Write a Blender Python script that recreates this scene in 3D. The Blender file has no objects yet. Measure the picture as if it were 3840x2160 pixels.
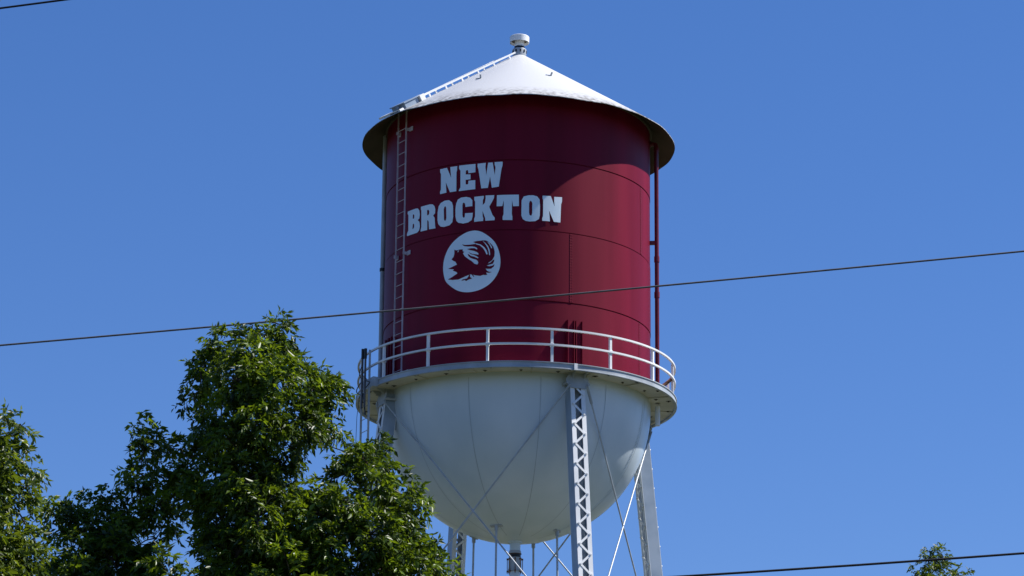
import bpy, bmesh, math, random
import numpy as np
from mathutils import Vector, Matrix
from mathutils.geometry import tessellate_polygon

random.seed(7)
rng = np.random.default_rng(11)
S = 4.3                     # tank radius in metres; tower figures below are in tank radii
EYE = 1.6                   # camera height above the ground
FPX, PITCH, DIST, YAW, ROLL = 11020.9, 0.2872, 21.2354, -0.0019, 0.0094
ZRIM, ZBAL, RRIM, RBAL, ZAPEX = 7.3846, 5.3867, 1.193, 1.195, 8.164
ZBOWL = ZBAL - 0.0595
SLOPE = (ZAPEX - ZRIM) / RRIM
SUN_AZ, SUN_EL = 95.0, 53.0
LEG_AZ = [24, 114, 204, 294]
sin, cos, R_, pi = math.sin, math.cos, math.radians, math.pi

scene = bpy.context.scene
COL = scene.collection

# ------------------------------------------------------------------ camera
fw = Vector((sin(YAW) * cos(PITCH), cos(YAW) * cos(PITCH), sin(PITCH)))
rt = fw.cross(Vector((0, 0, 1))).normalized()
up = rt.cross(fw)
cr, sr = cos(ROLL), sin(ROLL)
RT, UP = cr * rt + sr * up, -sr * rt + cr * up
ORG = Vector((0, -DIST * S, EYE))
cam_data = bpy.data.cameras.new('camera')
cam_data.sensor_width = 36
cam_data.lens = FPX * 36 / 3840
cam_data.clip_start = 0.5
cam_data.clip_end = 20000
cam = bpy.data.objects.new('camera', cam_data)
M = Matrix((RT, UP, -fw)).transposed().to_4x4()
M.translation = ORG
cam.matrix_world = M
COL.objects.link(cam)
scene.camera = cam


def W(x, y, z):
    """tower units (tank radii, heights above the eye) to metres"""
    return Vector((x * S, y * S, z * S + EYE))


def P(az, r, z, tan=0.0):
    """point at azimuth az (degrees, from the front towards the right), radius r, height z, tangential offset"""
    a = R_(az)
    return W(r * sin(a) + tan * cos(a), -r * cos(a) + tan * sin(a), z)


def ray(px, py):
    return (fw + RT * ((px - 1920) / FPX) - UP * ((py - 1080) / FPX))


def on_cyl(px, py, r=1.0):
    """photo point to (azimuth rad, z) on the tank wall"""
    d = ray(px, py)
    o = Vector((0, -DIST, 0))
    a = d.x ** 2 + d.y ** 2
    b = 2 * (o.x * d.x + o.y * d.y)
    c = o.x ** 2 + o.y ** 2 - r * r
    q = b * b - 4 * a * c
    t = (-b - math.sqrt(max(q, 0))) / (2 * a)
    p = o + d * t
    return math.atan2(p.x, -p.y), p.z


def at(px, py, dist):
    """photo point (full pixels) to a place dist metres ahead"""
    d = ray(px, py)
    return ORG + d * (dist / d.y)


# ------------------------------------------------------------------ materials
def mat(name, base, rough=0.5, spec=0.5, metallic=0.0):
    m = bpy.data.materials.new(name)
    m.use_nodes = True
    b = m.node_tree.nodes['Principled BSDF']
    b.inputs['Base Color'].default_value = (*base, 1)
    b.inputs['Roughness'].default_value = rough
    b.inputs['Specular IOR Level'].default_value = spec
    b.inputs['Metallic'].default_value = metallic
    return m, m.node_tree, b


def vary(m, c1, c2, scale=1.0, detail=6, lo=0.35, hi=0.65, stretch=(1, 1, 1), bump=0.0, rough=None):
    """base colour varied between two colours by a noise in object space"""
    nt = m.node_tree
    b = nt.nodes['Principled BSDF']
    tc = nt.nodes.new('ShaderNodeTexCoord')
    mp = nt.nodes.new('ShaderNodeMapping')
    mp.inputs['Scale'].default_value = stretch
    nz = nt.nodes.new('ShaderNodeTexNoise')
    nz.inputs['Scale'].default_value = scale
    nz.inputs['Detail'].default_value = detail
    cm = nt.nodes.new('ShaderNodeValToRGB')
    cm.color_ramp.elements[0].position = lo
    cm.color_ramp.elements[1].position = hi
    cm.color_ramp.elements[0].color = (*c1, 1)
    cm.color_ramp.elements[1].color = (*c2, 1)
    L = nt.links.new
    L(tc.outputs['Object'], mp.inputs['Vector'])
    L(mp.outputs['Vector'], nz.inputs['Vector'])
    L(nz.outputs['Fac'], cm.inputs['Fac'])
    L(cm.outputs['Color'], b.inputs['Base Color'])
    if bump:
        bp = nt.nodes.new('ShaderNodeBump')
        bp.inputs['Strength'].default_value = bump
        bp.inputs['Distance'].default_value = 0.02
        L(nz.outputs['Fac'], bp.inputs['Height'])
        L(bp.outputs['Normal'], b.inputs['Normal'])
    if rough:
        mr = nt.nodes.new('ShaderNodeMapRange')
        mr.inputs['To Min'].default_value = rough[0]
        mr.inputs['To Max'].default_value = rough[1]
        L(nz.outputs['Fac'], mr.inputs['Value'])
        L(mr.outputs['Result'], b.inputs['Roughness'])
    return tc, mp, nz, cm


MRED, nt, b = mat('maroon_paint', (0.16, 0.005, 0.022), 0.45, 0.12)
vary(MRED, (0.126, 0.0028, 0.015), (0.182, 0.0048, 0.024), 0.55, 5, stretch=(1.6, 1.6, 0.10), rough=(0.40, 0.58), bump=0.08)
MRED_P = mat('maroon_pipe_paint', (0.13, 0.006, 0.016), 0.35, 0.4)[0]
vary(MRED_P, (0.10, 0.005, 0.013), (0.15, 0.007, 0.018), 3)
MLET = mat('white_lettering_paint', (0.66, 0.70, 0.72), 0.42, 0.4)[0]
vary(MLET, (0.74, 0.87, 0.94), (0.80, 0.90, 0.96), 2.0)
MBOWL = mat('white_bowl_paint', (0.62, 0.63, 0.62), 0.4, 0.45)[0]
vary(MBOWL, (0.53, 0.63, 0.71), (0.66, 0.74, 0.81), 0.45, 6, stretch=(1, 1, 0.45), rough=(0.24, 0.40), bump=0.04)
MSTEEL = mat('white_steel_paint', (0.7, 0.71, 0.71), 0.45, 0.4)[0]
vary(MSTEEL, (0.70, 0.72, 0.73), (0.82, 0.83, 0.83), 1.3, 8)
MGREY = mat('weathered_steel_paint', (0.45, 0.47, 0.48), 0.5, 0.4)[0]
vary(MGREY, (0.30, 0.335, 0.37), (0.42, 0.46, 0.50), 2.0, 8)
MCOL = mat('shaded_web_and_slate_paint', (0.4, 0.45, 0.5), 0.42, 0.4)[0]  # leg webs: shade put into the colour, flanges stay white; hatch is slate
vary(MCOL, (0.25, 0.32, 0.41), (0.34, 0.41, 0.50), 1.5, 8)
MROD = mat('sway_rod_paint', (0.3, 0.33, 0.37), 0.35, 0.5)[0]
vary(MROD, (0.34, 0.38, 0.42), (0.44, 0.48, 0.52), 4, 6)
MSEAM = mat('seam_caulk', (0.13, 0.0035, 0.016), 0.7, 0.1)[0]
MSEAMB = mat('bowl_seam_grime', (0.40, 0.47, 0.53), 0.7, 0.2)[0]
MLADD = mat('dull_ladder_paint', (0.3, 0.25, 0.28), 0.55, 0.3)[0]
vary(MLADD, (0.46, 0.40, 0.44), (0.58, 0.52, 0.56), 3)
MDARK = mat('black_plastic_and_gaps', (0.012, 0.016, 0.018), 0.5, 0.4)[0]
MRUST = mat('rusted_steel', (0.16, 0.07, 0.035), 0.8, 0.2)[0]
vary(MRUST, (0.10, 0.04, 0.02), (0.24, 0.13, 0.08), 9, 8)
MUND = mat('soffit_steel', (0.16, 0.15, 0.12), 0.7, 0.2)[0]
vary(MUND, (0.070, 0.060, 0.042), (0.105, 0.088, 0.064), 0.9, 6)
MBALU = mat('balcony_underside', (0.3, 0.3, 0.26), 0.65, 0.3)[0]
vary(MBALU, (0.46, 0.45, 0.38), (0.64, 0.62, 0.54), 0.9, 8)
MSTAIN = mat('drain_stain', (0.09, 0.085, 0.07), 0.8, 0.2)[0]
MCABLE = mat('cable_sheath', (0.035, 0.033, 0.036), 0.55, 0.4)[0]
vary(MCABLE, (0.070, 0.070, 0.078), (0.11, 0.108, 0.115), 3)
MCABLE2 = mat('black_cable_sheath', (0.008, 0.008, 0.010), 0.6, 0.3)[0]
MCONC = mat('concrete', (0.32, 0.30, 0.27), 0.85, 0.2)[0]
vary(MCONC, (0.26, 0.25, 0.22), (0.38, 0.36, 0.33), 2)
MBARK = mat('tree_bark', (0.09, 0.07, 0.055), 0.9, 0.1)[0]
vary(MBARK, (0.035, 0.029, 0.024), (0.11, 0.09, 0.075), 6, 8, stretch=(1, 1, 0.25), bump=0.6)
MGRASS = mat('grass_ground', (0.09, 0.12, 0.04), 0.95, 0.1)[0]
vary(MGRASS, (0.04, 0.05, 0.024), (0.075, 0.072, 0.042), 0.06, 10)

# the roof: white paint with mildew and grime towards the eave
MROOF, nt, b = mat('white_roof_paint', (0.83, 0.84, 0.85), 0.5, 0.35)
N, L = nt.nodes.new, nt.links.new
tc = N('ShaderNodeTexCoord')
sx = N('ShaderNodeSeparateXYZ')
L(tc.outputs['Object'], sx.inputs[0])
cb = N('ShaderNodeCombineXYZ')
L(sx.outputs[0], cb.inputs[0]); L(sx.outputs[1], cb.inputs[1])
ln = N('ShaderNodeVectorMath'); ln.operation = 'LENGTH'
L(cb.outputs[0], ln.inputs[0])
rr = N('ShaderNodeMapRange')
rr.inputs['From Min'].default_value = 0.80 * RRIM * S
rr.inputs['From Max'].default_value = 0.985 * RRIM * S
L(ln.outputs['Value'], rr.inputs['Value'])
nz = N('ShaderNodeTexNoise'); nz.inputs['Scale'].default_value = 1.7; nz.inputs['Detail'].default_value = 9
nz.inputs['Roughness'].default_value = 0.68
L(tc.outputs['Object'], nz.inputs['Vector'])
ad = N('ShaderNodeMath'); ad.operation = 'MULTIPLY'
L(rr.outputs[0], ad.inputs[0])
ad2 = N('ShaderNodeMapRange'); ad2.inputs['From Min'].default_value = 0.34; ad2.inputs['From Max'].default_value = 0.50
L(nz.outputs['Fac'], ad2.inputs['Value'])
L(ad2.outputs[0], ad.inputs[1])
nz2 = N('ShaderNodeTexNoise'); nz2.inputs['Scale'].default_value = 7; nz2.inputs['Detail'].default_value = 8
L(tc.outputs['Object'], nz2.inputs['Vector'])
ad3 = N('ShaderNodeMapRange'); ad3.inputs['From Min'].default_value = 0.36; ad3.inputs['From Max'].default_value = 0.66
L(nz2.outputs['Fac'], ad3.inputs['Value'])
ad4 = N('ShaderNodeMath'); ad4.operation = 'MULTIPLY'
L(ad.outputs[0], ad4.inputs[0]); L(ad3.outputs[0], ad4.inputs[1])
mx = N('ShaderNodeMix'); mx.data_type = 'RGBA'
mx.inputs[6].default_value = (0.53, 0.54, 0.55, 1)
mx.inputs[7].default_value = (0.13, 0.115, 0.09, 1)
L(ad4.outputs[0], mx.inputs[0])
L(mx.outputs[2], b.inputs['Base Color'])


def leaf_material(name, dark, light, trans):
    m, nt, b = mat(name, dark, 0.40, 0.35)
    N, L = nt.nodes.new, nt.links.new
    at_ = N('ShaderNodeAttribute'); at_.attribute_name = 'tint'
    mx = N('ShaderNodeMix'); mx.data_type = 'RGBA'
    mx.inputs[6].default_value = (*dark, 1); mx.inputs[7].default_value = (*light, 1)
    L(at_.outputs['Fac'], mx.inputs[0])
    L(mx.outputs[2], b.inputs['Base Color'])
    tr = N('ShaderNodeBsdfTranslucent')
    mt = N('ShaderNodeMix'); mt.data_type = 'RGBA'; mt.blend_type = 'MULTIPLY'; mt.inputs[0].default_value = 1
    L(mx.outputs[2], mt.inputs[6]); mt.inputs[7].default_value = (*trans, 1)
    L(mt.outputs[2], tr.inputs['Color'])
    ms = N('ShaderNodeMixShader'); ms.inputs[0].default_value = 0.36
    L(b.outputs[0], ms.inputs[1]); L(tr.outputs[0], ms.inputs[2])
    L(ms.outputs[0], nt.nodes['Material Output'].inputs['Surface'])
    return m


MLEAF = leaf_material('pecan_leaves', (0.018, 0.038, 0.006), (0.104, 0.172, 0.013), (2.6, 2.2, 0.8))
MLEAF2 = leaf_material('bright_leaves', (0.026, 0.050, 0.009), (0.112, 0.168, 0.018), (2.6, 2.2, 0.8))


# ------------------------------------------------------------------ mesh builder
class MB:
    def __init__(self):
        self.v, self.f, self.m = [], [], []

    def add(self, vs, fs, mi=0):
        o = len(self.v)
        self.v += [tuple(v) for v in vs]
        self.f += [tuple(i + o for i in f) for f in fs]
        self.m += [mi] * len(fs)

    def box(self, c, ax, ay, az, mi=0):
        c, ax, ay, az = Vector(c), Vector(ax), Vector(ay), Vector(az)
        vs = [c + sx_ * ax + sy * ay + sz * az for sz in (-1, 1) for sy in (-1, 1) for sx_ in (-1, 1)]
        fs = [(0, 2, 3, 1), (4, 5, 7, 6), (0, 1, 5, 4), (2, 6, 7, 3), (0, 4, 6, 2), (1, 3, 7, 5)]
        if ax.cross(ay).dot(az) < 0:
            fs = [f[::-1] for f in fs]
        self.add(vs, fs, mi)

    def bar(self, a, b_, w, h, side, mi=0):
        """flat bar from a to b; side is the direction of its width"""
        a, b_ = Vector(a), Vector(b_)
        d = (b_ - a)
        l = d.length
        d = d / l
        s = Vector(side) - d * Vector(side).dot(d)
        s.normalize()
        n = d.cross(s)
        self.box((a + b_) / 2, d * l / 2, s * w / 2, n * h / 2, mi)

    def tube(self, pts, r, n=8, mi=0, cap=True):
        pts = [Vector(p) for p in pts]
        k = len(pts)
        rs = r if isinstance(r, (list, tuple)) else [r] * k
        t0 = (pts[1] - pts[0]).normalized()
        u = t0.orthogonal().normalized()
        rings = []
        for i, p in enumerate(pts):
            t = (pts[min(i + 1, k - 1)] - pts[max(i - 1, 0)])
            if t.length < 1e-9:
                t = t0
            t.normalize()
            u = u - t * u.dot(t)
            u = u.normalized() if u.length > 1e-6 else t.orthogonal().normalized()
            w = t.cross(u)
            rings += [p + (u * cos(2 * pi * j / n) + w * sin(2 * pi * j / n)) * rs[i] for j in range(n)]
        fs = []
        for i in range(k - 1):
            for j in range(n):
                a, b_ = i * n + j, i * n + (j + 1) % n
                fs.append((a, b_, b_ + n, a + n))
        if cap:
            fs.append(tuple(range(n))[::-1])
            fs.append(tuple((k - 1) * n + j for j in range(n)))
        self.add(rings, fs, mi)

    def lathe(self, prof, n=96, mi=0, centre=(0, 0), a0=0.0, a1=360.0, wob=None):
        """revolve [(r, z)] in metres about a vertical axis; outward for a profile that runs upwards"""
        full = abs(a1 - a0) >= 359.9
        cols = n if full else n + 1
        vs = []
        for j in range(cols):
            a = R_(a0 + (a1 - a0) * j / n)
            for (r, z) in prof:
                dz = wob(a, r) if wob else 0
                vs.append((centre[0] + r * sin(a), centre[1] - r * cos(a), z + dz))
        k = len(prof)
        fs = []
        for j in range(n):
            j2 = (j + 1) % cols
            for i in range(k - 1):
                if prof[i][0] < 1e-6 and prof[i + 1][0] < 1e-6:
                    continue
                q = [j * k + i, j2 * k + i, j2 * k + i + 1, j * k + i + 1]
                if prof[i][0] < 1e-6:
                    q = [q[0], q[2], q[3]]
                elif prof[i + 1][0] < 1e-6:
                    q = [q[0], q[1], q[2]]
                fs.append(tuple(q))
        self.add(vs, fs, mi)

    def prism(self, poly, org, u, v, depth_vec, mi=0):
        """flat polygon [(a, b)] in the u, v frame given thickness along depth_vec"""
        org, u, v, dv = Vector(org), Vector(u), Vector(v), Vector(depth_vec)
        n = len(poly)
        p = [org + u * a + v * b_ for a, b_ in poly]
        vs = p + [q + dv for q in p]
        fs = [tuple(range(n))[::-1], tuple(range(n, 2 * n))]
        fs += [(i, (i + 1) % n, (i + 1) % n + n, i + n) for i in range(n)]
        area = sum(poly[i][0] * poly[(i + 1) % n][1] - poly[(i + 1) % n][0] * poly[i][1] for i in range(n))
        if area * u.cross(v).dot(dv) < 0:
            fs = [f[::-1] for f in fs]
        self.add(vs, fs, mi)

    def build(self, name, mats, parent=None, smooth=None):
        me = bpy.data.meshes.new(name)
        me.from_pydata(self.v, [], self.f)
        mats = mats if isinstance(mats, (list, tuple)) else [mats]
        for m in mats:
            me.materials.append(m)
        if len(mats) > 1:
            me.polygons.foreach_set('material_index', self.m)
        me.update()
        if smooth is not None:
            me.shade_smooth()
            try:
                me.set_sharp_from_angle(angle=R_(smooth))
            except Exception:
                pass
        o = bpy.data.objects.new(name, me)
        COL.objects.link(o)
        if parent is not None:
            o.parent = parent
            o.matrix_parent_inverse = parent_inv(parent)
        return o


def parent_inv(p):
    m = Matrix.Identity(4)
    q = p
    chain = []
    while q is not None:
        chain.append(Matrix.Translation(q.location) if q.type == 'EMPTY' else Matrix.Identity(4))
        q = q.parent
    for c in chain:
        m = m @ c
    return m.inverted()


def tag(o, label, cat, group=None, kind=None):
    o['label'] = label
    o['category'] = cat
    if group:
        o['group'] = group
    if kind:
        o['kind'] = kind
    return o


def empty(name, loc):
    o = bpy.data.objects.new(name, None)
    o.location = loc
    COL.objects.link(o)
    return o


# ------------------------------------------------------------------ the setting
g = MB()
step = [-6000, -1500, -400, -150, -60, 0, 60, 150, 400, 1500, 6000]
k = len(step)
g.add([(x, y, 0) for y in step for x in step],
      [(j * k + i, j * k + i + 1, (j + 1) * k + i + 1, (j + 1) * k + i) for j in range(k - 1) for i in range(k - 1)])
ground = g.build('ground', MGRASS)
tag(ground, 'flat grassy ground under the tower and trees', 'ground', kind='structure')

# ------------------------------------------------------------------ the water tower
tower = empty('water_tower', (0, 0, 0))
tag(tower, 'maroon water tower with white cone roof, pale bowl and lattice legs', 'water tower')

# --- shell: four courses of plate with recessed, caulked laps, riveted vertical laps
def zw(z):
    return z * S + EYE

shell_top = ZRIM + (RRIM - 1) * SLOPE - 0.012
seams = [on_cyl(2256, 637)[1], on_cyl(2143, 876)[1], on_cyl(2141, 1138)[1]]
zl = [ZBAL - 0.03] + seams[::-1] + [shell_top]
sh = MB()
gap = 0.034 / S
prof = []
radii = [1.0, 1.0025, 1.0, 1.0025]
for i in range(4):
    lo, hi = zl[i] + (gap / 2 if i else 0), zl[i + 1] - (gap / 2 if i < 3 else 0)
    r = radii[i] * S
    prof.append([(r - (0.024 if i else 0), zw(lo)), (r, zw(lo)), (r, zw(hi)), (r - (0.024 if i < 3 else 0), zw(hi))])
for pr in prof:
    sh.lathe(pr, 224)
for z in seams:
    sh.lathe([(0.9965 * S, zw(z - gap)), (0.9965 * S, zw(z + gap))], 160, 1)
# vertical laps with two rows of rivets
def vseam(px, py, course):
    az = math.degrees(on_cyl(px, py)[0])
    lo, hi = zl[course] + gap * 0.6, zl[course + 1] - gap * 0.6
    r = radii[course]
    sh.box((P(az, r, lo) + P(az, r, hi)) / 2, (P(az, r, lo, 0.011) - P(az, r, lo)),
           (P(az, r + 0.0016, lo) - P(az, r, lo)), (P(az, r, hi) - P(az, r, lo)) / 2)
    n = int((hi - lo) * S / 0.085)
    for i in range(n):
        z = lo + (hi - lo) * (i + 0.5) / n
        for tg in (-0.0065, 0.0065):
            c = P(az, r + 0.0018, z, tg)
            o = (P(az, r + 0.004, z, tg) - c)
            u = (P(az, r, z, tg + 0.0034) - P(az, r, z, tg))
            w = Vector((0, 0, 0.0034 * S))
            vs = [c + u * cos(2 * pi * q / 6) + w * sin(2 * pi * q / 6) for q in range(6)] + [c + o]
            sh.add(vs, [(q, (q + 1) % 6, 6) for q in range(6)])
vseam(2141, 1000, 1)
vseam(2403, 800, 2)
vseam(2398, 1290, 0)
for az, cs in ((128, 1), (200, 2), (165, 0), (250, 1), (240, 3)):
    a = R_(az)
    lo, hi = zl[cs] + gap * 0.6, zl[cs + 1] - gap * 0.6
    sh.box((P(az, radii[cs], lo) + P(az, radii[cs], hi)) / 2, (P(az, 1, lo, 0.011) - P(az, 1, lo)),
           (P(az, 1.0016, lo) - P(az, 1, lo)), (P(az, 1, hi) - P(az, 1, lo)) / 2)
shell = sh.build('tank_shell', [MRED, MSEAM], tower, 30)
ring = MB()
ring.lathe([(1.004 * S, zw(shell_top - 0.03)), (1.018 * S, zw(shell_top - 0.03)), (1.018 * S, zw(shell_top - 0.004))], 160)
ring.build('top_angle_ring', MUND, tower, 30)


# --- painted lettering and emblem, laid on the wall
def dens(poly, smooth=False, n=6):
    if not smooth:
        return poly
    out = []
    k = len(poly)
    for i in range(k):
        p0, p1, p2, p3 = (Vector(poly[(i + j - 1) % k]) for j in range(4))
        for q in range(n):
            t = q / n
            out.append(tuple(0.5 * ((2 * p1) + (p2 - p0) * t + (2 * p0 - 5 * p1 + 4 * p2 - p3) * t * t + (3 * p1 - p0 - 3 * p2 + p3) * t ** 3)))
    return out


def decal(bm_v, bm_f, polys, off, sc, lift):
    """polys: outline first, then holes, in zoomed photo pixels"""
    flat = []
    for pl in polys:
        q = []
        for x, y in pl:
            a, z = on_cyl(off[0] + x / sc, off[1] + y / sc)
            q.append(Vector((a * S, z * S, 0)))
        flat.append(q)
    tris = tessellate_polygon(flat)
    pts = [p for q in flat for p in q]
    bm = bmesh.new()
    vs = [bm.verts.new(p) for p in pts]
    for t in tris:
        try:
            bm.faces.new([vs[i] for i in t])
        except ValueError:
            pass
    xs = [p.x for p in pts]
    x = math.floor(min(xs) / 0.13) * 0.13
    while x < max(xs):
        bmesh.ops.bisect_plane(bm, geom=bm.verts[:] + bm.edges[:] + bm.faces[:], plane_co=(x, 0, 0), plane_no=(1, 0, 0))
        x += 0.13
    bm.verts.index_update()
    o = len(bm_v)
    for v in bm.verts:
        a, z = v.co.x / S, v.co.y
        r = 1.0025 * S + lift
        bm_v.append((r * sin(a), -r * cos(a), z + EYE))
    for f in bm.faces:
        idx = [v.index + o for v in f.verts]
        if f.normal.z < 0:
            idx = idx[::-1]
        bm_f.append(tuple(idx))
    bm.free()


OFF, SC = (1500, 580), 3.903
LET = {
 'N': [[(592,217),(692,194),(752,338),(742,215),(740,184),(842,170),(838,235),(830,262),(828,537),(735,552),(675,408),(684,558),(592,580),(590,548),(604,510),(604,285),(593,262)]],
 'E': [[(870,163),(1108,138),(1106,260),(1005,275),(998,232),(985,228),(968,240),(964,292),(1035,290),(1035,362),(964,372),(965,437),(990,438),(1000,430),(1005,383),(1104,375),(1104,507),(865,537),(864,522),(888,480),(888,238),(868,205)]],
 'W': [[(1138,135),(1258,123),(1252,180),(1264,303),(1292,120),(1358,117),(1388,300),(1400,185),(1387,150),(1386,112),(1503,105),(1500,165),(1488,200),(1446,470),(1346,486),(1320,322),(1288,488),(1192,496),(1150,215),(1138,180)]],
 'B': [[(120,835),(240,790),(270,790),(290,822),(296,880),(288,935),(265,960),(290,985),(297,1050),(285,1110),(255,1145),(110,1195),(108,1165),(128,1110),(130,890),(118,865)],
       [(195,880),(208,876),(216,890),(214,925),(205,938),(193,940)], [(194,1020),(208,1012),(214,1030),(212,1065),(200,1085),(188,1090)]],
 'R': [[(312,765),(440,730),(480,728),(510,755),(522,800),(518,860),(490,895),(512,925),(518,1040),(525,1080),(430,1095),(425,985),(415,963),(405,965),(404,1105),(305,1128),(308,1100),(318,1060),(318,820),(312,800)],
       [(402,815),(420,808),(434,825),(432,865),(420,885),(402,890)]],
 'O': [[(555,850),(570,760),(600,710),(660,675),(720,668),(765,700),(780,760),(782,910),(770,990),(730,1035),(650,1060),(600,1055),(565,1020),(553,960)],
       [(645,800),(655,765),(668,758),(680,775),(683,930),(672,965),(660,972),(648,950)]],
 'C': [[(815,800),(825,720),(850,660),(900,630),(970,620),(1030,632),(1062,670),(1062,755),(960,768),(958,730),(945,705),(925,708),(917,740),(917,885),(922,915),(938,928),(950,915),(955,860),(1068,853),(1064,910),(1050,960),(1000,995),(930,1010),(860,1000),(828,970),(815,900)]],
 'K': [[(1090,620),(1228,605),(1228,640),(1215,665),(1213,740),(1245,705),(1255,640),(1255,600),(1380,595),(1378,630),(1360,670),(1308,765),(1355,885),(1388,925),(1385,962),(1250,970),(1248,930),(1210,825),(1212,900),(1222,935),(1218,972),(1088,985),(1088,945),(1102,905),(1102,690),(1090,665)]],
 'T': [[(1420,595),(1740,588),(1740,755),(1655,757),(1640,665),(1637,870),(1645,910),(1645,960),(1503,958),(1503,910),(1517,870),(1520,668),(1498,755),(1416,758)]],
 'O2': [[(1778,780),(1780,670),(1810,615),(1880,597),(1950,597),(2010,615),(2042,660),(2048,760),(2045,890),(2030,945),(1980,975),(1900,980),(1840,972),(1795,945),(1776,890)],
       [(1888,720),(1895,690),(1912,675),(1930,692),(1936,720),(1934,860),(1925,890),(1912,895),(1895,885),(1888,850)]],
 'N2': [[(2085,602),(2205,608),(2262,762),(2255,690),(2255,620),(2370,625),(2368,690),(2355,730),(2345,995),(2250,985),(2180,820),(2190,945),(2192,978),(2080,970),(2080,930),(2092,900),(2095,670),(2085,640)]],
}
mb = MB()
for pls in LET.values():
    v_, f_ = [], []
    decal(v_, f_, pls, OFF, SC, 0.006)
    mb.add(v_, f_)
mb.build('lettering', MLET, shell, 40)

OFF, SC = (1620, 840), 5.173
disc = dens([(840,130),(960,155),(1080,225),(1190,320),(1262,430),(1310,570),(1328,700),(1320,830),(1275,960),(1200,1080),(1100,1180),(970,1260),(840,1305),(720,1325),(600,1320),(480,1285),(360,1205),(270,1110),(232,980),(222,850),(235,720),(265,610),(320,485),(400,370),(500,275),(600,205),(710,152)], True)
bird = [(440,500),(462,512),(495,515),(520,505),(545,498),(600,495),(602,530),(632,545),(605,570),(640,630),(720,690),(770,720),(830,775),(885,790),(903,755),(890,720),(860,695),(800,680),(750,660),(715,630),(695,585),
 (720,592),(760,622),(830,640),(890,668),(908,660),(880,632),(820,604),(760,590),(710,548),(780,582),(850,590),(905,600),(905,575),(880,550),(820,525),(740,510),(685,488),(760,474),(830,474),(872,497),(888,487),(868,460),(840,448),(780,436),(700,441),(630,432),(583,398),(650,410),(740,404),(830,392),(850,374),(800,352),
 (870,334),(940,328),(990,320),(1040,322),(1075,332),(1150,390),(1195,450),(1218,540),(1212,630),(1170,705),(1082,768),(1130,758),(1190,700),(1212,690),(1206,730),(1180,775),(1060,808),(1110,824),(1170,812),(1215,782),(1200,830),(1150,870),(1090,874),(1045,868),(1070,910),(1110,930),(1165,935),(1110,950),(1050,945),(1078,985),(1035,995),(1000,988),(940,1010),(840,998),(800,985),(825,1025),(808,1025),(775,985),(745,978),
 (720,990),(650,1020),(520,1080),(400,1090),(315,1080),(400,1030),(500,960),(480,935),(410,908),(432,885),(320,873),(400,835),(490,790),(460,735),(420,720),(385,690),(425,640),(440,580)]
foot = [(575,1105),(600,1078),(680,1060),(712,1020),(725,985),(746,985),(742,1030),(780,1060),(722,1078),(662,1112),(645,1090),(612,1098)]
slit1 = [(830,384),(870,382),(950,402),(1020,455),(1065,520),(1082,580),(1072,597),(1058,590),(1030,525),(985,462),(930,418),(870,400)]
slit2 = [(985,328),(1040,372),(1090,430),(1120,500),(1132,590),(1124,612),(1112,605),(1105,540),(1080,460),(1040,395)]
slit3 = [(1068,338),(1115,372),(1150,420),(1170,465),(1163,480),(1150,465),(1120,405)]
comb = [(500,550),(512,525),(530,512),(524,535),(510,552)]
mb = MB()
for polys, lift, mi in (([disc], 0.006, 0), ([bird], 0.011, 1), ([foot], 0.011, 1), ([slit1], 0.016, 0), ([slit2], 0.016, 0), ([slit3], 0.016, 0), ([comb], 0.016, 0)):
    v_, f_ = [], []
    decal(v_, f_, polys, OFF, SC, lift)
    mb.add(v_, f_, mi)
mb.build('emblem', [MLET, MRED], shell, 40)

# --- roof: a thin cone with a slightly uneven eave
def wob(a, r):
    k_ = max(0.0, (r / S - 0.85) / (RRIM - 0.85))
    return k_ * k_ * (0.020 * sin(3 * a + 0.7) + 0.014 * sin(7 * a + 2.0) + 0.010 * sin(13 * a) + 0.006 * sin(23 * a + 1))
rf = MB()
th = 0.022
rs = [RRIM, 1.16, 1.12, 1.05, 0.95, 0.8, 0.6, 0.4, 0.2, 0.05, 0.0]
top = [(r * S, zw(ZAPEX - r * SLOPE)) for r in rs]
rf.lathe(top, 220, 0, wob=wob)
bot = [(r * S, zw(ZAPEX - r * SLOPE) - th) for r in rs[:6]][::-1]
rf.lathe(bot, 220, 1, wob=wob)
rf.lathe([(RRIM * S, zw(ZRIM) - th), (RRIM * S, zw(ZRIM))], 220, 0, wob=wob)
roof = rf.build('roof', [MROOF, MUND], tower, 35)


def cone(az, r, h=0.0, tan=0.0):
    """point on the roof, raised h (tank radii) square to it"""
    n = Vector((sin(R_(az)) * SLOPE, -cos(R_(az)) * SLOPE, 1)).normalized()
    p = P(az, r, ZAPEX - r * SLOPE, tan)
    # keep offset points on the cone too
    rad = math.hypot(p.x, p.y) / S
    p.z = zw(ZAPEX - rad * SLOPE)
    return p + n * h * S


def cone_hit(px, py):
    d = ray(px, py)
    o = Vector((0, -DIST, 0))
    t = DIST - 1.6
    for i in range(4000):
        p = o + d * t
        if p.z <= ZAPEX - math.hypot(p.x, p.y) * SLOPE:
            break
        t += 0.001
    return math.degrees(math.atan2(p.x, -p.y)), math.hypot(p.x, p.y)


for px, py in ((1800, 294), (2062, 284), (2272, 338)):
    az, r = cone_hit(px, py)
    mb = MB()
    b0, b1 = cone(az, r, 0.0), cone(az, r, 0.030)
    tdir = (cone(az, r, 0, 0.03) - cone(az, r, 0)).normalized()
    rdir = (cone(az, r + 0.02, 0) - cone(az, r, 0)).normalized()
    nd0 = (b1 - b0).normalized()
    mb.bar(b0 + tdir * 0.03, b1 + tdir * 0.05, 0.05, 0.035, tdir)
    mb.bar(b0 + nd0 * 0.012 - tdir * 0.14, b0 + nd0 * 0.012 + tdir * 0.05, 0.05, 0.024, rdir)
    mb.build('lifting_lug', MGREY, roof)

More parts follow.
